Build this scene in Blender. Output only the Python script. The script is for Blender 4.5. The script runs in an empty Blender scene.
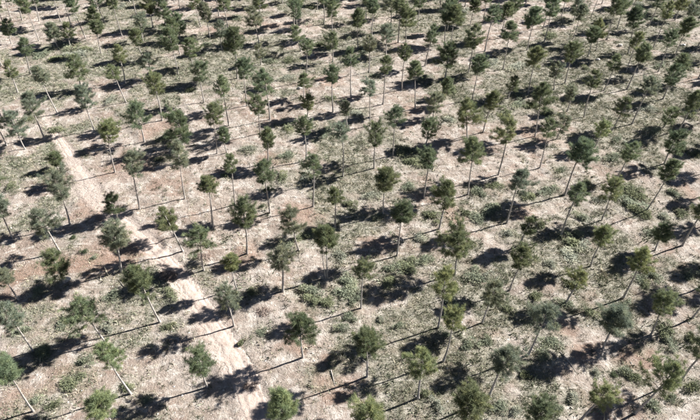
import bpy, math, random
import numpy as np
from mathutils import Vector, Matrix, Quaternion

scene = bpy.context.scene
COL = scene.collection
rnd = random.Random(7)
rng = np.random.default_rng(11)

# ------------------------------------------------------------ camera, sky, sun, exposure
CAM_H, CAM_F, CAM_PITCH = 75.0, 552.0 / 700.0, math.radians(41.08)   # height (m), focal length / picture width, pitch below the horizon
cam = bpy.data.cameras.new('camera'); cam.sensor_fit = 'HORIZONTAL'; cam.sensor_width = 36.0
cam.lens = 36.0 * CAM_F; cam.clip_start = 1.0; cam.clip_end = 6000.0
cam_o = bpy.data.objects.new('camera', cam); COL.objects.link(cam_o)
cam_o.location = (0, 0, CAM_H); cam_o.rotation_euler = (math.pi / 2 - CAM_PITCH, 0, 0)
scene.camera = cam_o

SHADOW = (-1.38, -0.54)                       # where the shadow of a 1 m stick ends
SUN_AZ = math.atan2(-SHADOW[0], -SHADOW[1])
SUN_EL = math.atan2(1.0, math.hypot(*SHADOW))
world = bpy.data.worlds.new('World'); scene.world = world; world.use_nodes = True
wn = world.node_tree
bg = wn.nodes['Background']; bg.inputs['Strength'].default_value = 0.05
sky = wn.nodes.new('ShaderNodeTexSky'); sky.sky_type = 'NISHITA'; sky.sun_disc = False
sky.sun_elevation = SUN_EL; sky.sun_rotation = SUN_AZ; sky.altitude = 1500.0; sky.air_density = 0.33; sky.dust_density = 0.35; sky.ozone_density = 0.3
wn.links.new(sky.outputs[0], bg.inputs[0])
sun = bpy.data.lights.new('sun', 'SUN'); sun.energy = 5.0; sun.angle = math.radians(0.53); sun.color = (1.0, 0.975, 0.94)
sun_o = bpy.data.objects.new('sun', sun); COL.objects.link(sun_o); sun_o.location = (60, 30, 90)
sun_o.rotation_euler = Vector((SHADOW[0], SHADOW[1], -1)).to_track_quat('-Z', 'Y').to_euler()
vs = scene.view_settings
vs.view_transform = 'Standard'; vs.look = 'None'; vs.gamma = 1.0; vs.use_curve_mapping = False
vs.exposure = 1.66

# ------------------------------------------------------------ places: map a spot of the plantation seen in the survey photo to metres
def spot(px, py):
    dx = (px - 350) / (CAM_F * 700); dy = (210 - py) / (CAM_F * 700)
    c, s = math.cos(CAM_PITCH), math.sin(CAM_PITCH)
    d = (dx, c + dy * s, -s + dy * c); t = CAM_H / -d[2]
    return d[0] * t, d[1] * t, t              # x, y and the depth along the axis
def to_px(x, y, z):
    c, s = math.cos(CAM_PITCH), math.sin(CAM_PITCH)
    z -= CAM_H
    dep = y * c - z * s; up = y * s + z * c
    F = CAM_F * 700
    return 350 + F * x / dep, 210 - F * up / dep

# ------------------------------------------------------------ helpers
def vnoise(x, y, seed, freq):
    """smooth value noise in [-1, 1] on arrays"""
    x = np.asarray(x, float) * freq; y = np.asarray(y, float) * freq
    xi = np.floor(x).astype(np.int64); yi = np.floor(y).astype(np.int64)
    xf = x - xi; yf = y - yi
    u = xf * xf * (3 - 2 * xf); v = yf * yf * (3 - 2 * yf)
    def hsh(a, b):
        n = (a * 374761393 + b * 668265263 + seed * 974634777) & 0x7fffffff
        n = ((n ^ (n >> 13)) * 1274126177) & 0x7fffffff
        return ((n ^ (n >> 16)) & 0xffff) / 32767.5 - 1
    a = hsh(xi, yi); b = hsh(xi + 1, yi); c = hsh(xi, yi + 1); d = hsh(xi + 1, yi + 1)
    return (a * (1 - u) + b * u) * (1 - v) + (c * (1 - u) + d * u) * v

def tag(o, label, cat, group=None):
    o['label'] = label; o['category'] = cat
    if group: o['group'] = group
    return o
def mesh_np(name, verts, faces, mats, mat_idx=None, smooth=False, attrs=None):
    """faces: (n, k) int array, all with k corners"""
    me = bpy.data.meshes.new(name)
    verts = np.asarray(verts, np.float32); faces = np.asarray(faces, np.int32)
    n, k = faces.shape
    me.vertices.add(len(verts)); me.vertices.foreach_set('co', verts.ravel())
    me.loops.add(n * k); me.loops.foreach_set('vertex_index', faces.ravel())
    me.polygons.add(n); me.polygons.foreach_set('loop_start', np.arange(0, n * k, k, dtype=np.int32))
    for m in mats: me.materials.append(m)
    if mat_idx is not None: me.polygons.foreach_set('material_index', np.asarray(mat_idx, np.int32))
    me.polygons.foreach_set('use_smooth', np.full(n, smooth))
    for an, av in (attrs or {}).items():
        a = me.attributes.new(an, 'FLOAT', 'POINT'); a.data.foreach_set('value', np.asarray(av, np.float32))
    me.update(); me.validate()
    return me
def link(name, me, parent=None):
    o = bpy.data.objects.new(name, me); COL.objects.link(o); o.parent = parent
    return o

# ------------------------------------------------------------ materials
class Nodes:
    def __init__(self, name):
        self.m = bpy.data.materials.new(name); self.m.use_nodes = True
        self.t = self.m.node_tree; self.t.nodes.clear()
        self.out = self.n('ShaderNodeOutputMaterial')
    def n(self, ty, **kw):
        nd = self.t.nodes.new(ty)
        for k, v in kw.items(): setattr(nd, k, v)
        return nd
    def l(self, a, b): self.t.links.new(a, b)
    def noise(self, vec, scale, detail=4, rough=0.6, dist=0.0):
        nd = self.n('ShaderNodeTexNoise'); nd.inputs['Scale'].default_value = scale
        nd.inputs['Detail'].default_value = detail; nd.inputs['Roughness'].default_value = rough
        nd.inputs['Distortion'].default_value = dist
        if vec is not None: self.l(vec, nd.inputs['Vector'])
        return nd.outputs['Fac']
    def ramp(self, fac, stops):
        nd = self.n('ShaderNodeValToRGB'); el = nd.color_ramp.elements
        while len(el) < len(stops): el.new(0.5)
        for e, (p, c) in zip(el, stops):
            e.position = p; e.color = (*c, 1) if len(c) == 3 else c
        self.l(fac, nd.inputs[0]); return nd.outputs[0]
    def step(self, fac, a, b):
        nd = self.n('ShaderNodeMapRange'); nd.inputs[1].default_value = a; nd.inputs[2].default_value = b
        nd.interpolation_type = 'SMOOTHSTEP'; self.l(fac, nd.inputs[0]); return nd.outputs[0]
    def mix(self, fac, a, b, mode='MIX'):
        nd = self.n('ShaderNodeMix', data_type='RGBA', blend_type=mode)
        for s, v in ((nd.inputs[0], fac), (nd.inputs[6], a), (nd.inputs[7], b)):
            if hasattr(v, 'is_output'): self.l(v, s)
            else: s.default_value = v if not isinstance(v, tuple) else (*v, 1)
        return nd.outputs[2]
    def math(self, op, a, b=0.0):
        nd = self.n('ShaderNodeMath', operation=op)
        for s, v in ((nd.inputs[0], a), (nd.inputs[1], b)):
            if hasattr(v, 'is_output'): self.l(v, s)
            else: s.default_value = v
        return nd.outputs[0]
    def attr(self, name):
        nd = self.n('ShaderNodeAttribute'); nd.attribute_name = name; return nd.outputs['Fac']
    def diffuse(self, colour, rough=0.9, bump=None, strength=0.5, dist=0.1, transl=0.0, spec=0.2):
        b = self.n('ShaderNodeBsdfPrincipled'); b.inputs['Roughness'].default_value = rough
        b.inputs['Specular IOR Level'].default_value = spec
        if hasattr(colour, 'is_output'): self.l(colour, b.inputs['Base Color'])
        else: b.inputs['Base Color'].default_value = (*colour, 1)
        if bump is not None:
            bn = self.n('ShaderNodeBump'); bn.inputs['Strength'].default_value = strength
            bn.inputs['Distance'].default_value = dist; self.l(bump, bn.inputs['Height'])
            self.l(bn.outputs[0], b.inputs['Normal'])
        sh = b.outputs[0]
        if transl:
            t = self.n('ShaderNodeBsdfTranslucent'); self.l(colour, t.inputs[0])
            mx = self.n('ShaderNodeMixShader'); mx.inputs[0].default_value = transl
            self.l(sh, mx.inputs[1]); self.l(t.outputs[0], mx.inputs[2]); sh = mx.outputs[0]
        self.l(sh, self.out.inputs['Surface'])
        return self.m
    def pos(self):
        return self.n('ShaderNodeNewGeometry').outputs['Position']

def mat_ground():
    N = Nodes('plantation_soil'); P = N.pos()
    c = N.ramp(N.noise(P, 0.055, 5, 0.62, 0.6), [(0.30, (0.215, 0.165, 0.135)), (0.46, (0.262, 0.214, 0.178)), (0.60, (0.315, 0.270, 0.235)), (0.75, (0.25, 0.232, 0.19))])
    c = N.mix(N.math('MULTIPLY', N.step(N.noise(P, 0.16, 4, 0.6, 1.0), 0.50, 0.66), 0.6), c, (0.235, 0.165, 0.13))       # reddish earth
    c = N.mix(N.math('MULTIPLY', N.step(N.noise(P, 0.45, 5, 0.7, 0.5), 0.50, 0.60), 0.75), c, (0.45, 0.405, 0.36))          # pale dry crust
    c = N.mix(N.math('MULTIPLY', N.attr('red'), 0.95), c, (0.245, 0.165, 0.125))
    c = N.mix(N.attr('scrub'), c, N.ramp(N.noise(P, 1.3, 4, 0.7), [(0.35, (0.10, 0.105, 0.072)), (0.52, (0.20, 0.195, 0.145)), (0.66, (0.38, 0.355, 0.295))]))
    mp = N.n('ShaderNodeMapping'); mp.inputs['Rotation'].default_value = (0, 0, math.radians(50)); mp.inputs['Scale'].default_value = (0.16, 1.3, 1.0); N.l(P, mp.inputs[0])
    st = N.noise(mp.outputs[0], 0.9, 4, 0.65, 0.4)                                                                        # streaks left by ripping and rain
    c = N.mix(N.math('MULTIPLY', N.step(st, 0.54, 0.68), 0.45), c, (0.24, 0.185, 0.15))
    c = N.mix(N.math('MULTIPLY', N.step(st, 0.46, 0.32), 0.45), c, (0.54, 0.49, 0.44))
    c = N.mix(N.attr('track'), c, (0.42, 0.35, 0.305))
    c = N.mix(N.math('MULTIPLY', N.step(N.noise(P, 1.9, 4, 0.78), 0.56, 0.66), 0.75), c, (0.135, 0.118, 0.092))             # litter, twigs
    c = N.mix(N.math('MULTIPLY', N.step(N.noise(P, 3.7, 3, 0.7), 0.57, 0.70), 0.6), c, (0.56, 0.52, 0.465))               # pale stones, straw
    h = N.math('ADD', N.noise(P, 1.1, 6, 0.7), N.math('MULTIPLY', N.noise(P, 4.0, 4, 0.7), 0.45))
    return N.diffuse(c, 0.95, h, 0.9, 0.5, spec=0.1)
def mat_track():
    N = Nodes('track_dust'); P = N.pos()
    c = N.ramp(N.noise(P, 0.5, 6, 0.7, 0.4), [(0.3, (0.30, 0.23, 0.19)), (0.46, (0.40, 0.325, 0.278)), (0.7, (0.485, 0.415, 0.365))])
    c = N.mix(N.math('MULTIPLY', N.step(N.noise(P, 2.3, 4, 0.7), 0.56, 0.72), 0.5), c, (0.40, 0.31, 0.25))
    return N.diffuse(c, 0.95, N.noise(P, 2.0, 6, 0.7), 0.7, 0.25, spec=0.1)
def mat_bark():
    N = Nodes('pine_bark'); tc = N.n('ShaderNodeTexCoord').outputs['Object']
    mp = N.n('ShaderNodeMapping'); mp.inputs['Scale'].default_value = (6, 6, 1.4); N.l(tc, mp.inputs[0])
    f = N.noise(mp.outputs[0], 1.6, 5, 0.7)
    c = N.ramp(f, [(0.35, (0.15, 0.125, 0.105)), (0.5, (0.30, 0.27, 0.24)), (0.68, (0.46, 0.43, 0.40))])
    oi = N.n('ShaderNodeObjectInfo')
    c = N.mix(N.math('MULTIPLY', oi.outputs['Random'], 0.5), c, (0.40, 0.37, 0.34))
    return N.diffuse(c, 0.9, f, 0.6, 0.05)
def mat_needles():
    N = Nodes('pine_needles'); oi = N.n('ShaderNodeObjectInfo')
    v = N.attr('tone')
    tone = N.ramp(v, [(0.0, (0.62, 0.70, 0.66)), (0.55, (1.0, 1.0, 1.0)), (1.0, (1.42, 1.30, 1.05))])
    c = N.mix(1.0, oi.outputs['Color'], tone, 'MULTIPLY')
    return N.diffuse(c, 0.65, transl=0.38, spec=0.3)
def mat_branch():
    N = Nodes('branch_wood'); return N.diffuse(N.ramp(N.attr('tone'), [(0, (0.10, 0.085, 0.07)), (1, (0.26, 0.235, 0.21))]), 0.9)
def mat_shrub():
    N = Nodes('scrub_leaves'); oi = N.n('ShaderNodeObjectInfo')
    tone = N.ramp(N.attr('tone'), [(0.0, (0.6, 0.64, 0.62)), (0.5, (1, 1, 1)), (1.0, (1.6, 1.5, 1.35))])
    c = N.mix(1.0, oi.outputs['Color'], tone, 'MULTIPLY')
    return N.diffuse(c, 0.85, transl=0.12, spec=0.1)
def mat_tone(name, lo, mid, hi, transl=0.0):
    N = Nodes(name)
    return N.diffuse(N.ramp(N.attr('tone'), [(0.0, lo), (0.5, mid), (1.0, hi)]), 0.9, transl=transl, spec=0.1)

M_GROUND, M_TRACK, M_BARK, M_NEEDLE, M_BRANCH, M_SHRUB = mat_ground(), mat_track(), mat_bark(), mat_needles(), mat_branch(), mat_shrub()
M_GRASS = mat_tone('dry_grass', (0.20, 0.20, 0.13), (0.40, 0.36, 0.26), (0.58, 0.52, 0.40), 0.1)
M_HERB = mat_tone('low_herbs', (0.085, 0.10, 0.06), (0.195, 0.21, 0.14), (0.36, 0.37, 0.275), 0.12)
M_SEED = mat_tone('woody_seedlings', (0.05, 0.055, 0.035), (0.09, 0.10, 0.06), (0.17, 0.18, 0.11), 0.1)
M_STONE = mat_tone('field_stone', (0.34, 0.29, 0.25), (0.44, 0.40, 0.36), (0.58, 0.55, 0.51))
M_TWIG = mat_tone('dead_twigs', (0.12, 0.09, 0.075), (0.22, 0.16, 0.13), (0.40, 0.34, 0.30))

# ------------------------------------------------------------ the ground
TREES = [tuple(map(int, t.split(','))) for t in '''
    34,352,8,314,30 34,412,6,368,32 131,394,108,353,27 122,437,100,406,36 106,343,83,310,34 207,386,198,358,31 287,443,282,403,36 367,377,366,340,28
    418,399,422,361,33 370,456,370,416,40 303,358,302,326,33 487,401,504,358,34 443,362,453,320,21 528,355,545,316,30 529,445,540,416,30 580,421,606,394,27
    635,413,669,376,33 603,348,617,318,36 682,379,712,342,30 651,334,664,302,24 692,318,714,283,28 565,304,586,279,20 591,265,604,234,22 623,298,643,259,27
    655,250,663,232,20 682,246,706,208,26 646,211,671,168,22 602,219,614,186,21 617,178,632,150,18 561,235,579,191,23 565,194,583,150,27 518,246,530,224,20
    510,289,523,255,26 507,222,520,178,23 439,229,447,194,30 455,274,457,241,35 438,328,444,281,30 482,323,494,290,27 468,194,473,148,24 424,198,429,158,22
    498,175,508,129,23 540,167,550,126,16 425,146,429,128,21 433,118,434,102,20 467,139,466,112,26 483,133,493,100,18 535,136,541,94,29 472,100,479,64,18
    508,99,514,83,13 528,94,536,57,22 445,78,449,53,23 425,66,433,33,16 445,42,447,10,20 451,43,455,14,19 470,25,475,4,16 485,51,494,12,17
    468,74,474,36,22 503,70,510,26,22 527,50,535,16,18 544,42,553,6,17 511,17,515,2,15 483,22,488,-8,16 465,6,468,-20,16 458,6,460,-22,16
    440,10,442,-18,16 565,83,572,51,19 554,90,557,69,16 573,23,577,7,16 561,18,567,-6,15 596,51,599,28,17 588,57,594,34,16 607,40,616,5,19
    617,29,622,4,15 628,54,635,17,21 653,48,669,10,14 627,89,645,52,17 626,72,638,40,16 673,61,688,26,20 658,72,672,37,14 684,33,696,8,17
    604,90,616,61,17 672,86,683,60,14 584,117,594,77,17 663,99,673,73,18 632,124,651,84,19 567,111,572,92,16 557,139,564,122,20 611,132,628,106,18
    595,147,603,128,16 663,128,671,115,18 678,131,693,100,19 664,164,674,141,21 301,51,296,32,16 306,81,308,46,15 332,36,332,8,18 333,61,333,39,15
    358,48,358,17,17 366,22,367,-2,14 372,40,373,6,15 386,54,387,32,19 398,43,400,5,17 406,42,406,15,18 402,90,405,51,15 383,105,386,64,17
    415,110,415,70,15 351,97,350,58,17 333,113,333,74,16 304,97,303,79,15 298,22,299,0,13 294,26,293,-2,13 418,27,420,0,15 307,118,309,102,17
    306,162,304,126,19 347,128,346,109,14 370,127,370,88,16 393,156,396,116,19 343,177,342,132,19 374,169,376,134,20 313,206,314,163,19 383,215,386,178,28
    335,228,335,194,18 397,255,402,212,24 299,251,291,221,26 327,277,326,237,30 361,308,363,268,19 283,292,281,256,28 237,290,231,262,17 234,326,226,296,28
    160,322,138,279,32 204,271,199,238,27 183,252,166,218,24 185,199,178,154,26 213,227,207,184,17 235,205,231,162,17 270,213,263,171,23 247,254,244,211,26
    140,210,132,160,24 183,146,178,124,29 144,141,137,113,24 162,120,155,82,20 204,102,199,70,19 217,153,213,112,22 227,153,224,134,15 229,126,222,84,18
    247,106,243,68,19 260,134,258,104,21 270,120,264,80,23 268,163,268,138,17 166,28,163,8,19 153,28,148,4,16 180,39,178,23,19 210,38,205,12,17
    228,32,223,1,17 259,43,253,16,23 222,51,220,29,16 237,78,234,38,21 261,64,258,50,16 178,74,170,38,21 193,67,189,46,19 143,57,135,36,16
    143,41,140,20,15 152,81,148,60,18 260,15,259,-14,15 180,11,177,-14,15 39,41,24,0,17 22,20,14,-8,15 10,16,2,-10,15 39,21,33,-6,15
    61,22,51,-10,15 71,25,60,-8,15 86,39,71,4,15 97,36,93,13,16 101,53,100,26,15 98,11,90,-16,15 122,36,111,0,16 137,17,130,-14,15
    11,43,11,25,17 31,75,28,46,19 58,48,52,30,15 70,46,67,30,15 81,90,75,66,22 126,102,112,71,17 125,83,119,52,17 58,114,38,74,15
    18,93,9,70,16 4,26,-6,0,14 44,138,28,101,21 94,130,82,96,22 25,149,12,122,22 7,146,-6,118,22 115,172,108,131,22 70,224,58,184,26
    60,252,40,222,27 12,237,-4,204,26 4,208,-12,176,24 122,273,114,238,31 65,284,56,263,30 19,300,2,277,21 446,98,447,86,15 675,20,682,2,15
    58,168,54,157,16 118,220,112,203,21 2,66,-12,33,15 3,121,-13,86,15 369,72,370,42,15 696,50,712,20,15 501,38,508,9,15 591,17,602,-11,15
    543,29,551,1,15 261,29,257,-1,15 627,17,641,-10,15 219,17,214,-12,15 333,17,332,-10,15 396,17,398,-10,15 648,27,661,-1,15 698,79,713,48,15
    201,27,194,0,15 105,23,93,-2,15 180,55,171,26,15 297,39,296,9,15 390,31,391,4,15 573,39,582,12,15 324,25,323,-5,15 447,31,453,5,15
'''.split()]
SHRUBS = [tuple(map(int, t.split(','))) for t in '''
    646,110,18 655,132,14 690,118,14 617,140,12 632,145,18 612,158,18 680,150,16 695,155,16 572,242,26 580,246,20 630,202,26 636,210,18 640,198,16 672,192,16 682,214,16 588,184,16
    582,216,20 654,234,16 664,216,14 646,216,14 570,252,30 633,190,20 688,276,16 646,286,16 627,303,12 536,297,14 567,305,16 574,286,20 640,278,16 654,276,16 590,314,20 666,330,20
    626,372,16 636,378,16 572,400,20 654,406,16 672,398,12 692,386,18 670,340,22 614,374,9 542,356,16 516,412,18 498,410,16 468,346,18 426,396,18 436,406,16 486,342,16 552,344,20
    450,300,22 474,274,22 487,276,18 508,310,20 536,310,16 550,264,14 426,260,16 494,208,26 480,216,20 432,216,18 510,234,16 548,190,18 478,192,18 496,186,14 530,196,20 464,212,12
    541,224,14 516,106,22 506,114,20 548,114,18 450,92,18 448,120,16 519,98,16 530,107,16 310,290,22 316,301,20 346,292,26 348,280,22 390,281,22 408,264,22 392,268,16 340,328,16
    357,298,16 328,303,18 340,256,18 380,320,12 351,318,14 306,178,16 284,178,18 306,236,22 286,246,18 372,196,16 376,218,16 408,188,14 350,204,14 288,130,18 326,134,18 404,152,22
    410,161,20 356,114,18 286,158,16 417,152,16 170,327,14 172,296,16 252,294,14 146,400,10 44,352,22 74,382,22 86,362,14 38,402,16 54,407,14 128,388,14 40,292,14 64,324,20
    112,298,16 108,330,14 12,186,14 166,138,16 40,54,22 48,50,20 54,59,20 76,55,24 84,50,20 66,47,20 122,8,14 236,19,14 268,60,16 208,46,14 292,60,16 320,44,16
    348,38,12 364,50,18 310,8,16 288,78,16 374,76,14 460,18,20 492,64,20 514,68,22 463,11,16 550,37,16 426,79,14 654,20,14 636,4,14 646,58,16 586,68,14 660,66,14
    684,68,16 55,130,16 73,238,8 84,253,8 445,336,14 560,170,14 600,200,14 420,238,14 400,326,12 240,344,12 262,332,12 22,332,16 95,258,10 150,300,12 525,376,14 596,372,10
    690,340,16 470,392,14 556,410,14 30,120,12 110,100,14 190,90,12 250,150,12 160,160,12 330,100,12 268,190,9 263,207,7 226,176,8
'''.split()]
# middle line of the dirt track and its half width (photo spots, half width in m)
TRACK = [(46, 118, 0.3), (54, 131, 0.7), (62, 143, 1.1), (72, 158, 1.3), (84, 176, 1.5), (96, 196, 1.6), (112, 212, 1.6), (132, 228, 1.6), (152, 246, 1.6), (170, 264, 1.6), (186, 285, 1.6),
         (200, 305, 1.7), (216, 329, 1.8), (232, 355, 1.9), (246, 383, 1.9), (258, 412, 1.9), (272, 450, 1.9)]
TRK = [spot(a, b)[:2] + (w,) for a, b, w in TRACK]
SIDE = [(-30, 292), (0, 280), (40, 268), (80, 262), (120, 254), (150, 247)]            # a grubbed strip of reddish earth joining the track
SIDE = [spot(a, b)[:2] for a, b in SIDE]
TOPS = [(150, 40), (200, 30), (250, 27), (300, 24), (350, 21), (400, 15), (440, 8)]    # the bare strip along the top of the photo
TOPS = [spot(a, b)[:2] for a, b in TOPS]
RED = [(130, 168, 26), (300, 215, 22), (275, 160, 14), (155, 130, 18), (95, 262, 30), (215, 320, 16), (440, 355, 22), (550, 135, 22), (640, 130, 18), (560, 330, 14),
       (410, 345, 18), (320, 80, 14), (235, 25, 24), (330, 385, 20), (60, 380, 22), (20, 400, 20), (640, 355, 20), (675, 190, 16), (250, 255, 16), (460, 215, 14),
       (410, 110, 14), (325, 25, 16), (90, 210, 18), (480, 330, 14), (580, 350, 14), (340, 360, 14), (170, 182, 16), (520, 210, 14), (370, 240, 14), (300, 345, 14)]
RED = [(spot(a, b)[0], spot(a, b)[1], r * spot(a, b)[2] / 552.0) for a, b, r in RED]
SHR = []
for a, b, w in SHRUBS:
    x, y, t = spot(a, b); SHR.append((x, y, w * t / 552.0))

def seg_dist(X, Y, pts):
    best = np.full(X.shape, 1e9); wid = np.zeros(X.shape)
    for p, q in zip(pts[:-1], pts[1:]):
        ax, ay = p[0], p[1]; dx, dy = q[0] - ax, q[1] - ay
        t = np.clip(((X - ax) * dx + (Y - ay) * dy) / (dx * dx + dy * dy), 0, 1)
        d = np.hypot(X - ax - t * dx, Y - ay - t * dy)
        m = d < best; best[m] = d[m]
        if len(p) > 2: wid[m] = (p[2] + (q[2] - p[2]) * t)[m]
    return best, wid
def sstep(a, b, x):
    t = np.clip((x - a) / (b - a), 0, 1); return t * t * (3 - 2 * t)
def scrub_mask(X, Y):
    s = vnoise(X, Y, 3, 0.06) * 0.6 + vnoise(X, Y, 4, 0.17) * 0.5 + vnoise(X, Y, 5, 0.45) * 0.25
    s = s + 0.07 * np.clip(X / 60, -1, 1) + 0.24 * sstep(90, 150, Y)
    m = sstep(-0.06, 0.34, s)
    for (sx, sy, w) in SHR:
        near = (np.abs(X - sx) < w * 2) & (np.abs(Y - sy) < w * 2)
        if near.any():
            d = np.hypot(X[near] - sx, Y[near] - sy) / w
            m[near] = np.maximum(m[near], np.clip(1.25 - d, 0, 1))
    d, w = seg_dist(X, Y, TRK); m *= sstep(0.9, 2.2, d / np.maximum(w, 0.5) + 0.4 * vnoise(X, Y, 6, 0.5))
    d, _ = seg_dist(X, Y, SIDE); m *= 1 - 0.8 * (1 - sstep(1.5, 4.0, d))
    return m
def height(X, Y):
    X = np.asarray(X, float); Y = np.asarray(Y, float)
    z = 0.30 * vnoise(X, Y, 21, 0.045) + 0.20 * vnoise(X, Y, 22, 0.12) + 0.10 * vnoise(X, Y, 23, 0.33) + 0.085 * vnoise(X, Y, 24, 0.8) + 0.03 * vnoise(X, Y, 27, 1.7)
    u = X * 0.78 + Y * 0.62                                                       # old ripping furrows, roughly along the track
    z = z + 0.07 * np.sin(u * 1.5 + 1.5 * vnoise(X, Y, 25, 0.07)) * sstep(-0.3, 0.4, vnoise(X, Y, 26, 0.05))
    d, w = seg_dist(X, Y, TRK)
    w = np.maximum(w, 0.5); k = 1 - sstep(0.8, 1.9, d / w)
    z = z * (1 - 0.75 * k) - 0.10 * k + 0.12 * np.exp(-((d / w - 1.45) / 0.3) ** 2)
    d, _ = seg_dist(X, Y, SIDE)
    z = z - 0.18 * (1 - sstep(1.5, 3.0, d)) + 0.22 * np.exp(-((d - 3.4) / 0.8) ** 2)
    return z
def hz(x, y): return float(height(np.array([x]), np.array([y]))[0])

def axis(lo, hi, step, far):
    core = list(np.arange(lo, hi + 1e-6, step)); a, s = lo, step; left = []
    while a > -far: s *= 1.5; a -= s; left.append(a)
    b, s = hi, step; right = []
    while b < far: s *= 1.5; b += s; right.append(b)
    return np.array(left[::-1] + core + right)
gx = axis(-142, 142, 0.42, 2500); gy = axis(30, 225, 0.42, 2500)
GX, GY = np.meshgrid(gx, gy)
GZ = height(GX, GY)
far = np.maximum(0, np.maximum(np.abs(GX) - 142, np.maximum(30 - GY, GY - 225)))
GZ *= np.exp(-far / 200)
nx, ny = len(gx), len(gy)
ii = np.arange(nx * ny).reshape(ny, nx)
gf = np.stack([ii[:-1, :-1], ii[:-1, 1:], ii[1:, 1:], ii[1:, :-1]], -1).reshape(-1, 4)
red = np.zeros(GX.shape)
for (x, y, r) in RED:
    near = (np.abs(GX - x) < 2 * r) & (np.abs(GY - y) < 2 * r)
    d = np.hypot((GX[near] - x) * 0.8, GY[near] - y) / r + 0.5 * vnoise(GX[near], GY[near], 31, 0.3) + 0.25 * vnoise(GX[near], GY[near], 32, 0.9)
    red[near] = np.maximum(red[near], 0.75 * (1 - sstep(0.5, 1.2, d)))
d, _ = seg_dist(GX, GY, SIDE); red = np.maximum(red, 0.95 * (1 - sstep(1.2, 3.2, d + 0.8 * vnoise(GX, GY, 33, 0.4))))
d, _ = seg_dist(GX, GY, TOPS); red = np.maximum(red, 0.7 * (1 - sstep(1.0, 4.5, d + 1.5 * vnoise(GX, GY, 34, 0.3))))
d, w = seg_dist(GX, GY, TRK); w = np.maximum(w, 0.5)
trk = 0.8 * (1 - sstep(0.8, 1.7, d / w + 0.25 * vnoise(GX, GY, 35, 0.6) + 0.3 * vnoise(GX, GY, 36, 1.4)))
for px, py, rr, k in ((92, 188, 17, 0.8), (104, 204, 12, 0.7), (128, 176, 12, 0.35), (240, 26, 16, 0.8), (300, 22, 16, 0.8), (325, 27, 14, 0.85), (385, 18, 14, 0.75), (190, 30, 14, 0.75), (25, 27, 12, 0.7), (570, 140, 14, 0.5), (640, 340, 12, 0.3), (600, 150, 12, 0.5)):
    x, y, t = spot(px, py); rr = rr * t / 552.0; near = (np.abs(GX - x) < 3 * rr) & (np.abs(GY - y) < 3 * rr); XX, YY = GX[near], GY[near]
    trk[near] = np.maximum(trk[near], k * (1 - sstep(0.4, 1.3, np.hypot((XX - x) * 0.8, YY - y) / rr + 0.45 * vnoise(XX, YY, 37, 0.35) + 0.35 * vnoise(XX, YY, 38, 1.1))))
me = mesh_np('ground', np.stack([GX, GY, GZ], -1).reshape(-1, 3), gf, [M_GROUND], smooth=True,
             attrs={'scrub': (scrub_mask(GX, GY) * 0.75).ravel(), 'red': red.ravel(), 'track': trk.ravel()})
g = link('ground', me); g['kind'] = 'structure'

# the pale dirt track: a sheet with two wheel ruts and ragged edges
def smooth_line(pts, n):
    out = []
    P = [pts[0]] + list(pts) + [pts[-1]]
    for i in range(1, len(P) - 2):
        for k in range(n):
            t = k / n; a, b, c, e = (np.array(P[j]) for j in (i - 1, i, i + 1, i + 2))
            out.append(0.5 * (2 * b + (c - a) * t + (2 * a - 5 * b + 4 * c - e) * t * t + (3 * b - a - 3 * c + e) * t ** 3))
    out.append(np.array(P[-1])); return np.array(out)
line = smooth_line(TRK, 36)
tan = np.gradient(line[:, :2], axis=0); tan /= np.linalg.norm(tan, axis=1)[:, None]
nrm = np.stack([-tan[:, 1], tan[:, 0]], 1)
K = 23; us = np.linspace(-1, 1, K)
s_al = np.concatenate([[0], np.cumsum(np.linalg.norm(np.diff(line[:, :2], axis=0), axis=1))])
wl = 1.05 * line[:, 2] * (1 + 0.16 * vnoise(s_al, 0 * s_al, 41, 0.5) + 0.14 * vnoise(s_al, 0 * s_al, 42, 1.6)); wr = 1.05 * line[:, 2] * (1 + 0.16 * vnoise(s_al, 0 * s_al, 43, 0.5) + 0.14 * vnoise(s_al, 0 * s_al, 44, 1.6))
W = np.where(us[None] < 0, wr[:, None], wl[:, None]) * us[None]
TX = line[:, 0:1] + nrm[:, 0:1] * W; TY = line[:, 1:2] + nrm[:, 1:2] * W
rut = np.exp(-((np.abs(us) - 0.52) / 0.13) ** 2)[None]
edge = (np.abs(us) > 0.97)[None]
TZ = height(TX, TY) + 0.07 - 0.10 * np.abs(us[None]) ** 4 + 0.02 * vnoise(TX, TY, 47, 0.9) - 0.07 * rut + 0.02 * vnoise(TX, TY, 45, 1.5) + 0.012 * vnoise(TX, TY, 46, 4.0)
TZ = np.where(edge, TZ - 0.16, TZ)
broken = np.interp(s_al / s_al[-1], *zip(*[(0, 0.12), (0.06, 0.02), (0.18, 0), (0.22, 0.10), (0.40, 0.09), (0.44, 0.0), (0.52, 0.06), (0.56, 0.0), (1, 0)]))  # sunk stretches: faded start, disturbed patch, and a dip imitating shadows across the track
TZ = TZ - broken[:, None] * (1 + 0.8 * vnoise(TX, TY, 48, 0.5))
jj = np.arange(TX.size).reshape(TX.shape)
tf = np.stack([jj[:-1, :-1], jj[:-1, 1:], jj[1:, 1:], jj[1:, :-1]], -1).reshape(-1, 4)
o = link('dirt_track', mesh_np('dirt_track', np.stack([TX, TY, TZ], -1).reshape(-1, 3), tf, [M_TRACK], smooth=True)); o['kind'] = 'structure'

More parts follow.
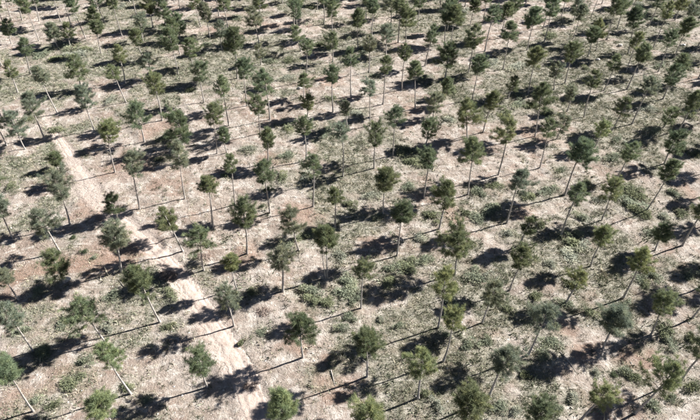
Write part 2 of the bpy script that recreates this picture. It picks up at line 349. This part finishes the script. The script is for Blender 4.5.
# ------------------------------------------------------------ pines
def tube_np(pts, rads, sides):
    V = []; F = []
    pts = np.array(pts, float); n = len(pts)
    tn = np.gradient(pts, axis=0)
    for i in range(n):
        t = tn[i] / np.linalg.norm(tn[i]); a = np.cross(t, (0.3, 0.9, 0.1)); a /= np.linalg.norm(a); b = np.cross(t, a)
        for k in range(sides):
            th = 2 * math.pi * k / sides; V.append(pts[i] + rads[i] * (a * math.cos(th) + b * math.sin(th)))
    for i in range(n - 1):
        for k in range(sides):
            k2 = (k + 1) % sides; F.append((i * sides + k, i * sides + k2, (i + 1) * sides + k2, (i + 1) * sides + k))
    return V, F
def make_trunk(seed):
    """1 m tall trunk of unit girth, scaled per tree; slightly swept, flared foot, stubs of pruned branches"""
    r = random.Random(seed); n = 12
    a, ph, b = r.uniform(0.0, 0.028), r.uniform(0, 6.28), r.uniform(-0.012, 0.012)
    pts, rad = [], []
    for i in range(n):
        t = -0.03 + 1.03 * i / (n - 1); s = max(t, 0)
        off = a * math.sin(math.pi * s); off2 = b * math.sin(2 * math.pi * s)
        pts.append((10 * (off * math.cos(ph) - off2 * math.sin(ph)), 10 * (off * math.sin(ph) + off2 * math.cos(ph)), 10 * t))
        rad.append((0.16 * (1 - 0.72 * s) + 0.07 * math.exp(-s * 30)) * (1 + r.uniform(-0.06, 0.06)))
    V, F = tube_np(pts, rad, 8)
    for k in range(9):
        t = r.uniform(0.25, 0.72); i = int((t + 0.03) / 1.03 * (n - 1)); p = np.array(pts[i]); an = r.uniform(0, 6.28); L = r.uniform(0.25, 0.9)
        dr = np.array([math.cos(an), math.sin(an), r.uniform(-0.25, 0.35)])
        v, f = tube_np([p, p + dr * L * 0.5, p + dr * L + np.array([0, 0, -0.08 * L])], [0.035, 0.025, 0.008], 3)
        F += [tuple(x + len(V) for x in q) for q in f]; V += v
    return mesh_np('pine_trunk', V, F, [M_BARK], smooth=True)
TRUNKS = [make_trunk(s) for s in range(10)]

def make_crown(seed):
    """crown of 1 m radius round its middle, about 2 m tall: whorls of rising branches with tufts of needles; each seed has its own habit"""
    r = np.random.default_rng(seed + 100)
    C0 = []; D0 = []; T0 = []; LV = []; LF = []; LT = []
    lop = r.uniform(0, 6.28); lopa = r.uniform(0.0, 0.38)
    nw = int(r.integers(6, 10)); off = r.uniform(0, 6); power = r.uniform(0.45, 0.95); bottom = r.uniform(0.45, 0.95); gap = r.uniform(0.03, 0.18); rise0 = r.uniform(0.12, 0.38)
    for wi in range(nw):
        t = (wi + r.uniform(-0.3, 0.3)) / (nw - 1); t = min(max(t, 0), 1)
        z0 = -1.0 + 1.7 * t
        prof = (1 - t) ** power * (bottom + (1 - bottom) * sstep(0.0, 0.35, t)) + 0.10
        nb = int(r.integers(4, 8)) if t < 0.9 else 4
        for bi in range(nb):
            if t < 0.85 and r.uniform() < gap: continue
            ph = off + wi * 1.1 + bi * 2 * math.pi / nb + r.uniform(-0.4, 0.4)
            L = prof * r.uniform(0.6, 1.2) * (1 + lopa * math.cos(ph - lop))
            rise = (rise0 + 0.8 * t) * r.uniform(0.5, 1.3)
            p0 = np.array([0, 0, z0]); hd = np.array([math.cos(ph), math.sin(ph), 0]); sd = np.array([-hd[1], hd[0], 0])
            def pt(u): return p0 + hd * L * u + np.array([0, 0, L * rise * (0.5 * u + 0.5 * u * u)])
            for a, b in ((0, 0.5), (0.5, 1.0)):      # limb
                A, B = pt(a), pt(b); k = len(LV); wd = 0.026 * (1 - 0.6 * a)
                LV.extend([A - sd * wd, A + sd * wd, B, A + np.array([0, 0, -wd]), A + np.array([0, 0, wd]), B]); LF.extend([(k, k + 1, k + 2), (k + 3, k + 4, k + 5)])
                LT.extend([r.uniform(0, 1)] * 6)
            nt = max(5, int(4 + L * 9))
            for ti in range(nt):
                u = 0.30 + 0.74 * (ti + r.uniform(0, 1)) / nt
                side = r.normal(0, 0.16) * L ** 0.5 * (1.15 - 0.5 * u)
                C0.append(pt(u) + sd * side + np.array([0, 0, r.normal(0.02, 0.045)]))
                D0.append(hd * 0.6 + np.array([0, 0, 0.5]) + sd * side * 2.5); T0.append(float(np.clip(r.normal(0.5, 0.25), 0, 1)))
    q = 44; m = len(C0); N = m * q
    C = np.repeat(np.array(C0), q, 0) + r.normal(size=(N, 3)) * 0.04
    D = np.repeat(np.array(D0), q, 0) * r.uniform(0.2, 1.1, (N, 1)) + r.normal(size=(N, 3)) * 0.5; D /= np.linalg.norm(D, axis=1)[:, None]
    S = np.cross(D, r.normal(size=(N, 3))); S /= np.linalg.norm(S, axis=1)[:, None] + 1e-9
    Ln = r.uniform(0.10, 0.27, (N, 1)); w = r.uniform(0.0045, 0.011, (N, 1))
    V = np.concatenate([np.stack([C - S * w, C + S * w, C + D * Ln], 1).reshape(-1, 3), np.array(LV)])
    tone = np.concatenate([np.repeat(np.clip(np.repeat(T0, q) + r.normal(0, 0.13, N), 0, 1), 3), np.array(LT)])
    F = np.concatenate([np.arange(3 * N).reshape(-1, 3), np.array(LF) + 3 * N])
    mi = np.concatenate([np.zeros(N), np.ones(len(LF))])
    return mesh_np('pine_crown', V, F, [M_NEEDLE, M_BRANCH], mat_idx=mi, attrs={'tone': tone})
CROWNS = [make_crown(s) for s in range(18)]
CROWN_TOP = 1.15

TONES = {'olive-green': (0.190, 0.215, 0.118), 'bright yellow-green': (0.218, 0.245, 0.125), 'pale grey-green': (0.225, 0.245, 0.178),
         'dark green': (0.145, 0.174, 0.098), 'mid-green': (0.175, 0.208, 0.122)}
BRIGHT = {(108, 131), (669, 376), (100, 406), (444, 281), (453, 320), (108, 353), (422, 361), (282, 403), (586, 279), (640, 259), (643, 259), (603, 128), (231, 262), (571, 232), (604, 234), (606, 394), (370, 416)}
PALE = {(178, 154), (40, 222), (114, 238), (58, 184), (12, 122), (226, 296), (28, 101), (281, 256), (52, 30), (220, 29), (504, 358), (545, 316), (346, 109), (370, 88), (387, 32), (8, 314), (132, 160), (148, 60), (205, 12), (434, 102), (446, 86), (291, 221), (258, 50), (2, 277), (-4, 204)}
DARK = {(234, 38), (258, 104), (112, 203), (54, 157), (333, 74), (449, 53), (138, 279), (178, 124), (635, 17), (688, 26), (616, 5), (302, 326), (366, 340), (335, 194), (402, 212), (326, 237), (198, 358), (358, 17), (541, 94), (671, 168), (674, 141), (594, 77), (405, 51), (386, 64)}
ONES = 'zero one two three four five six seven eight nine ten eleven twelve thirteen fourteen fifteen sixteen seventeen eighteen nineteen'.split()
TENS = 'zero ten twenty thirty forty fifty sixty seventy eighty ninety'.split()
def word(n): return ONES[n] if n < 20 else 'a hundred' if n == 100 else TENS[n // 10] + ('-' + ONES[n % 10] if n % 10 else '')
def pct(px, py): return '%s percent across, %s percent down' % (word(round(px / 7.0)), word(round(py / 4.2)))
SPECIAL = {
    (112, 203): 'low dense dark-green young pine at the edge of the pale dirt track',
    (54, 157): 'small bushy dark pine beside the upper end of the dirt track',
    (114, 238): 'big pale grey-green pine beside the track, just below the low dense young pine',
    (198, 358): 'pine left of the widest pale stretch of track near the bottom edge',
    (282, 403): 'bright pine on the bottom edge immediately right of the track',
    (100, 406): 'bright yellow-green pine cut by the bottom edge in the lower left corner area',
    (370, 416): 'pine crown cut by the bottom edge at the middle of the photo',
    (540, 416): 'pine crown top just showing on the bottom edge, right of centre',
    (6, 368): 'pine with pale slanting trunk in the bottom left corner',
    (8, 314): 'pale-trunked pine on the left edge, one above the bottom left corner pine',
    (226, 296): 'pale grey-green pine standing right beside the middle stretch of the track',
    (326, 237): 'broad dark pine with a forked double trunk near the photo centre',
    (669, 376): 'bright yellow-green broad pine leaning right near the bottom right corner',
    (178, 154): 'pale grey-green pine left of centre, its crown overlapping the darker crown above it',
    (606, 394): 'bright-topped pine rooted on the bottom edge at the right',
}
n_tree = [0]
def place_pine(x, y, hc, w, tilt, tone, label, group, wide=1.0, fork=False):
    """hc: height of the crown's middle; w: crown width; tilt: horizontal drift of the crown's middle (m)"""
    i = n_tree[0]; n_tree[0] += 1
    z = hz(x, y)
    root = bpy.data.objects.new('pine_tree', None); COL.objects.link(root); root.empty_display_size = 0.5
    axis_v = Vector((tilt[0], tilt[1], hc)); ln = axis_v.length
    q = Vector((0, 0, 1)).rotation_difference(axis_v.normalized())
    root.rotation_mode = 'QUATERNION'; root.rotation_quaternion = q @ Quaternion((0, 0, 1), rnd.uniform(0, 6.283))
    root.location = (x, y, z)
    tag(root, label, 'pine', group)
    r = w * 0.5; rz = r * rnd.uniform(0.82, 1.15)
    tr = link('trunk', TRUNKS[i % len(TRUNKS)], root)
    th = (ln + rz * 0.7) / 10.0; gi = rnd.uniform(0.85, 1.2) * (0.8 + 0.25 * w / 4.6)
    tr.scale = (gi, gi, th)
    if fork:
        t2 = link('trunk', TRUNKS[(i + 3) % len(TRUNKS)], root); t2.scale = (gi * 0.8, gi * 0.8, th * 0.95); t2.location = (0.35, 0.1, 0); t2.rotation_euler = (0, 0.06, 0)
    cr = link('crown', CROWNS[(i * 7 + i // 18) % len(CROWNS)], root)
    cr.location = (0, 0, ln); cr.scale = (r * 1.14, r * 1.14, rz * 1.1); cr.rotation_euler = (0, 0, rnd.uniform(0, 6.283))
    c = TONES[tone]; k = rnd.uniform(0.88, 1.14); h = rnd.uniform(-0.06, 0.06)
    cr.color = (c[0] * k * (1 + h), c[1] * k, c[2] * k * (1 - h), 1)
    return root
PTS = []
used = set()
for (bx, by, cx, cy, w) in TREES:
    x, y, t = spot(bx, by)
    lo, hi = 0.4, 22.0                                    # height that puts the crown's middle where it is seen
    for _ in range(40):
        m = (lo + hi) / 2
        if to_px(x, y, m)[1] > cy: lo = m
        else: hi = m
    hc = (lo + hi) / 2
    young = (cx, cy) in ((54, 157), (112, 203))
    hc2 = hc if young else max(3.2, min(hc, 12.0))
    px0 = to_px(x, y, hc2)[0]
    dep = t * 0.9; lean = (cx - px0) * dep / 552.0
    lean = max(-0.16 * hc2, min(0.16 * hc2, lean))
    wm = w * t * 0.95 / 552.0; wm = wm * 0.85 + 4.8 * 0.15 if not young else wm
    tone = ('bright yellow-green' if (cx, cy) in BRIGHT else 'pale grey-green' if (cx, cy) in PALE else 'dark green' if (cx, cy) in DARK
            else rnd.choice(['olive-green', 'olive-green', 'mid-green', 'mid-green', 'olive-green', 'mid-green', 'mid-green', 'pale grey-green']))
    size = 'broad' if wm > 5.1 else 'narrow' if wm < 4.1 else 'round'
    stem = 'tall bare' if hc2 > 9.6 else 'short' if hc2 < 6.5 else 'straight'
    if (cx, cy) in SPECIAL: lab = SPECIAL[(cx, cy)]
    elif 0 <= bx <= 700 and 0 <= by <= 420:
        lab = '%s %s pine rooted %s the photo' % (tone, size, pct(bx, by))
    else:
        lab = '%s edge pine, crown %s the photo' % (tone, pct(max(0, min(700, cx)), max(0, min(420, cy))))
    PTS.append((x, y))
    place_pine(x, y, hc2, wm, (lean, rnd.uniform(-0.2, 0.2)), tone, lab, 'planted pines', fork=(cx, cy) == (326, 237))

# pines just outside the frame whose shadows and tops reach into it
n_out = 0
for gyi in range(0, 26):
    for gxi in range(-18, 19):
        x = gxi * 9.6 + (gyi % 2) * 4.5 + rnd.uniform(-2.2, 2.2); y = 30 + gyi * 9.0 + rnd.uniform(-2.2, 2.2)
        u, v = to_px(x, y, 0)
        if not (-22 < u < 745 + v * 0.1 and -17 < v < 446): continue
        if -8 < u < 709 and 13 < v < 428: continue
        if min((x - a) ** 2 + (y - b) ** 2 for a, b in PTS) < (36 if v < -2 or v > 400 or u < 0 or u > 700 else 64): continue
        side = 'right edge' if u > 700 else 'left edge' if u < 0 else 'top edge' if v < 0 else 'bottom edge'
        PTS.append((x, y)); n_out += 1
        inside = 0 <= u <= 700 and 0 <= v <= 420
        place_pine(x, y, rnd.uniform(7.5, 10.5), rnd.uniform(4.0, 5.4), (rnd.uniform(-0.5, 0.5), rnd.uniform(-0.4, 0.4)), rnd.choice(['olive-green', 'mid-green']),
                   'pine rooted on the top edge %s the photo' % pct(u, v) if inside else 'pine rooted just outside the %s of the photo, only its shadow or tip showing' % side, 'planted pines' if inside else 'pines outside the ' + side)
print('pines', n_tree[0], 'outside', n_out)

# ------------------------------------------------------------ shrubs
def make_shrub(seed):
    """low dome of leafy sprays, 1 m wide"""
    r = np.random.default_rng(seed + 500); V = []; F = []; tone = []
    nl = int(r.integers(5, 9)); lobes = [(r.normal(0, 0.2), r.normal(0, 0.17), r.uniform(0.12, 0.26), r.uniform(0.3, 0.62)) for _ in range(nl)]
    for (lx, ly, lr, lh) in lobes:
        lt = r.normal(0.5, 0.15)
        for q in range(150):
            th = r.uniform(0, 6.283); ct = r.uniform(0, 1) ** 0.7; st = math.sqrt(1 - ct * ct)
            n = np.array([st * math.cos(th), st * math.sin(th), ct]); k = r.uniform(0.55, 1.08)
            c = np.array([lx, ly, 0.0]) + n * np.array([lr, lr, lh]) * k
            d = n + r.normal(size=3) * 0.6; d /= np.linalg.norm(d)
            s = np.cross(d, r.normal(size=3)); s /= np.linalg.norm(s) + 1e-9
            L = r.uniform(0.05, 0.12); w = r.uniform(0.012, 0.028); i = len(V)
            V.extend([c - s * w, c + s * w, c + d * L]); F.append((i, i + 1, i + 2)); tone.extend([float(np.clip(lt + r.normal(0, 0.2), 0, 1))] * 3)
    for q in range(14):
        th = r.uniform(0, 6.283); e = np.array([math.cos(th) * r.uniform(0.1, 0.4), math.sin(th) * r.uniform(0.1, 0.4), r.uniform(0.2, 0.5)]); s = np.array([-math.sin(th), math.cos(th), 0]) * 0.012
        i = len(V); V.extend([-s + (0, 0, -0.06), s + (0, 0, -0.06), e]); F.append((i, i + 1, i + 2)); tone.extend([0.2] * 3)
    return mesh_np('shrub', V, F, [M_SHRUB], attrs={'tone': tone})
SHM = [make_shrub(s) for s in range(7)]
SHRUB_TONE = {'grey-green': (0.20, 0.22, 0.16), 'dull olive': (0.155, 0.17, 0.105), 'silvery': (0.28, 0.29, 0.235), 'dark green': (0.075, 0.095, 0.055)}
for i, (a, b, w) in enumerate(SHRUBS):
    x, y, t = spot(a, b); wm = w * t / 552.0
    o = link('shrub', SHM[i % len(SHM)]); o.location = (x, y, hz(x, y) - 0.02)
    o.rotation_euler = (0, 0, rnd.uniform(0, 6.283)); hh = min(1.0, wm * rnd.uniform(0.35, 0.55))
    o.scale = (wm * rnd.uniform(0.95, 1.2), wm * rnd.uniform(0.85, 1.1), hh * 1.5)
    tn = 'dark green' if w < 10 else rnd.choice(['grey-green', 'grey-green', 'dull olive', 'silvery', 'dull olive'])
    c = SHRUB_TONE[tn]; k = rnd.uniform(0.85, 1.15); o.color = (c[0] * k, c[1] * k, c[2] * k, 1)
    tag(o, '%s %s shrub on the ground %s the photo' % ('large spreading' if wm > 3.4 else 'tiny' if wm < 1.8 else 'low', tn, pct(a, b)), 'shrub', 'scrub between the pines')

# ------------------------------------------------------------ brush pile, logs, stones
def brush(name, px, py, n, R, H, label):
    x, y, t = spot(px, py); z = hz(x, y); V = []; F = []; tone = []
    for k in range(n):
        a = rnd.uniform(0, 6.283); rr = R * math.sqrt(rnd.random()); p = np.array([math.cos(a) * rr, math.sin(a) * rr * 0.7, H * (1 - (rr / R) ** 2) * rnd.uniform(0, 1)])
        b = rnd.uniform(0, 6.283); L = rnd.uniform(0.4, 1.3); d = np.array([math.cos(b), math.sin(b), rnd.uniform(-0.1, 0.5)]) * L
        v, f = tube_np([p - d / 2, p, p + d / 2], [0.03, 0.025, 0.008], 3)
        F += [tuple(q + len(V) for q in e) for e in f]; V += v; tone += [rnd.random()] * len(v)
    V = np.array(V); V[:, 2] = np.maximum(V[:, 2], -0.05)
    o = link(name, mesh_np(name, V, F, [M_TWIG], attrs={'tone': tone})); o.location = (x, y, z)
    return tag(o, label, 'brush pile', 'heaps of cut branches')
brush('brush_pile', 166, 277, 420, 2.0, 0.8, 'reddish-brown heap of dead branches on the left side of the dirt track')
brush('brush_pile', 203, 258, 200, 1.4, 0.5, 'smaller heap of dead branches right of the track, above the pale stretch')
brush('brush_pile', 265, 312, 160, 1.4, 0.4, 'heap of dead branches right of the track near a pine shadow')
brush('brush_pile', 250, 386, 120, 1.2, 0.35, 'scatter of dead branches across the lowest stretch of the track')
def log(px, py, px2, py2, r, label):
    a = spot(px, py); b = spot(px2, py2); n = 9; pts = []
    ox, oy = a[0], a[1]
    for k in range(n):
        u = k / (n - 1); X, Y = a[0] + (b[0] - a[0]) * u, a[1] + (b[1] - a[1]) * u
        pts.append((X - ox, Y - oy, hz(X, Y) + r * 0.7 + 0.05 * math.sin(u * 5)))
    V, F = tube_np(pts, [r * (1 - 0.5 * k / (n - 1)) for k in range(n)], 7)
    F = [list(f) for f in F]
    o = link('fallen_log', mesh_np('fallen_log', V, F, [M_BARK], smooth=True)); o.location = (ox, oy, 0)
    return tag(o, label, 'log')
log(331, 371, 335, 386, 0.09, 'thin pale fallen stem on bare earth left of the lowest central pine')
log(560, 352, 576, 372, 0.09, 'thin fallen stem on pale ground near the lower right')
log(118, 280, 128, 292, 0.08, 'short fallen stem between two pines left of the track')
def rock(px, py, w, label):
    x, y, t = spot(px, py); wm = w * t / 552.0; r = np.random.default_rng(px)
    V = []; F = []; nlat, nlon = 6, 9
    for a in range(nlat):
        th = math.pi * a / (nlat - 1)
        for b in range(nlon):
            ph = 2 * math.pi * b / nlon; k = 1 + r.uniform(-0.16, 0.16)
            V.append((math.sin(th) * math.cos(ph) * k * 0.5 * wm, math.sin(th) * math.sin(ph) * k * 0.4 * wm, math.cos(th) * 0.28 * wm * k))
    for a in range(nlat - 1):
        for b in range(nlon):
            b2 = (b + 1) % nlon; F.append((a * nlon + b, (a + 1) * nlon + b, (a + 1) * nlon + b2, a * nlon + b2))
    o = link('rock', mesh_np('rock', V, F, [M_STONE], attrs={'tone': r.uniform(0.4, 1, len(V))})); o.location = (x, y, hz(x, y) + 0.1 * wm)
    tag(o, label, 'rock')
rock(68, 281, 8, 'pale grey boulder beside the low dark pine at the left')
rock(620, 46, 5, 'whitish stone near the top, right of centre')
rock(683, 46, 5, 'whitish stone near the top right corner')
rock(598, 60, 4, 'small whitish stone under the pines at upper right')
rock(300, 88, 5, 'pale stone on bare ground upper centre')

# ------------------------------------------------------------ uncountable ground cover
def scatter(n, ymax=235, seed=0):
    """random spots over the visible ground, denser near the camera where more can be told apart"""
    r = np.random.default_rng(seed)
    Y = 32 + (ymax - 32) * r.uniform(0, 1, n) ** 0.85; X = r.uniform(-1, 1, n) * (Y * 0.62 + 30)
    return X, Y, r
def tufts(name, n, seed, keep, blades, Lr, wr, spread, up, mat, label, cat, tone_mu):
    X, Y, r = scatter(n, seed=seed)
    k = keep(X, Y, r); X, Y = X[k], Y[k]; m = len(X)
    Z = height(X, Y); size = np.exp(r.normal(0, 0.42, m)); tn = np.clip(r.normal(tone_mu, 0.18, m), 0, 1)
    C = np.repeat(np.stack([X, Y, Z], 1), blades, 0); sz = np.repeat(size, blades)[:, None]; N = m * blades
    C = C + np.stack([r.normal(0, spread, N), r.normal(0, spread, N), r.uniform(-0.03, 0.0, N)], 1) * sz
    d = np.stack([r.normal(0, 1, N), r.normal(0, 1, N), np.abs(r.normal(up, 0.5, N))], 1); d /= np.linalg.norm(d, axis=1)[:, None]
    s = np.cross(d, r.normal(size=(N, 3))); s /= np.linalg.norm(s, axis=1)[:, None] + 1e-9
    L = r.uniform(*Lr, N)[:, None] * sz; w = r.uniform(*wr, N)[:, None] * sz
    V = np.stack([C - s * w, C + s * w, C + d * L], 1).reshape(-1, 3)
    tone = np.repeat(np.clip(np.repeat(tn, blades) + r.normal(0, 0.12, N), 0, 1), 3)
    o = link(name, mesh_np(name, V, np.arange(3 * N).reshape(-1, 3), [mat], attrs={'tone': tone}))
    o['kind'] = 'stuff'; tag(o, label, cat); print(name, m, N)
def off_track(X, Y): d, w = seg_dist(X, Y, TRK); return d > np.maximum(w, 0.5) * 1.05
tufts('dry_grass', 60000, 1, lambda X, Y, r: off_track(X, Y) & (r.uniform(0, 1, len(X)) < 0.18 + 0.62 * scrub_mask(X, Y)), 12, (0.15, 0.42), (0.012, 0.035), 0.16, 1.0, M_GRASS,
      'straw-coloured dry grass tufts all over the bare ground', 'grass', 0.6)
tufts('heath_clumps', 26000, 5, lambda X, Y, r: off_track(X, Y) & (r.uniform(0, 1, len(X)) < 0.02 + 0.75 * scrub_mask(X, Y) ** 2), 44, (0.12, 0.34), (0.012, 0.035), 0.30, 1.5, M_HERB,
      'knee-high grey-green heath clumps between the pine trunks', 'ground cover', 0.5)
tufts('low_scrub', 70000, 2, lambda X, Y, r: off_track(X, Y) & (r.uniform(0, 1, len(X)) < 0.05 + 0.9 * scrub_mask(X, Y) ** 1.5), 14, (0.12, 0.36), (0.02, 0.05), 0.2, 1.3, M_HERB,
      'small grey-green herbs and seedlings among the pines', 'ground cover', 0.45)
tufts('dark_seedlings', 15000, 6, lambda X, Y, r: off_track(X, Y) & (r.uniform(0, 1, len(X)) < 0.35 + 0.4 * scrub_mask(X, Y)), 22, (0.14, 0.34), (0.012, 0.03), 0.13, 1.8, M_SEED,
      'dark specks of small seedlings and woody stubs over the soil', 'ground cover', 0.4)
# stones
X, Y, r = scatter(8000, seed=3); Z = height(X, Y); m = len(X)
sz = np.exp(np.minimum(r.normal(-2.5, 0.45, m), -1.6)); oct_v = np.array([(1, 0, 0), (0, 1, 0), (-1, 0, 0), (0, -1, 0), (0, 0, 0.7), (0, 0, -0.5)], float); oct_f = np.array([(0, 1, 4), (1, 2, 4), (2, 3, 4), (3, 0, 4), (1, 0, 5), (2, 1, 5), (3, 2, 5), (0, 3, 5)])
an = r.uniform(0, 6.28, m); ca, sa = np.cos(an), np.sin(an)
ov = oct_v[None] * (1 + r.uniform(-0.3, 0.3, (m, 6, 1))) * sz[:, None, None]
V = np.stack([ov[..., 0] * ca[:, None] - ov[..., 1] * sa[:, None], ov[..., 0] * sa[:, None] + ov[..., 1] * ca[:, None], ov[..., 2]], -1) + np.stack([X, Y, Z + 0.02], 1)[:, None]
Fs = (oct_f[None] + (np.arange(m) * 6)[:, None, None]).reshape(-1, 3)
o = link('stones', mesh_np('stones', V.reshape(-1, 3), Fs, [M_STONE], attrs={'tone': np.repeat(np.clip(r.normal(0.55, 0.25, m), 0, 1), 6)}))
o['kind'] = 'stuff'; tag(o, 'pale small stones strewn over the soil', 'stones')
# twigs and cut branches lying about
X, Y, r = scatter(7000, seed=4); k = off_track(X, Y); X, Y = X[k], Y[k]; m = len(X); Z = height(X, Y) + 0.04
an = r.uniform(0, 6.28, m); L = r.uniform(0.3, 1.4, m); dx, dy = np.cos(an) * L, np.sin(an) * L; w = r.uniform(0.012, 0.035, m)
P0 = np.stack([X, Y, Z], 1); P1 = np.stack([X + dx, Y + dy, height(X + dx, Y + dy) + r.uniform(0.03, 0.2, m)], 1); S = np.stack([-np.sin(an), np.cos(an), 0 * an], 1) * w[:, None]; U = np.zeros((m, 3)); U[:, 2] = w * 1.6
V = np.stack([P0 - S, P0 + S, P0 + U, P1], 1).reshape(-1, 3); b = (np.arange(m) * 4)[:, None, None]
Fs = (np.array([(0, 3, 2), (2, 3, 1), (0, 1, 3)])[None] + b).reshape(-1, 3)
o = link('twig_litter', mesh_np('twig_litter', V, Fs, [M_TWIG], attrs={'tone': np.repeat(r.uniform(0, 1, m), 4)}))
o['kind'] = 'stuff'; tag(o, 'brown fallen twigs littering the ground', 'twigs')
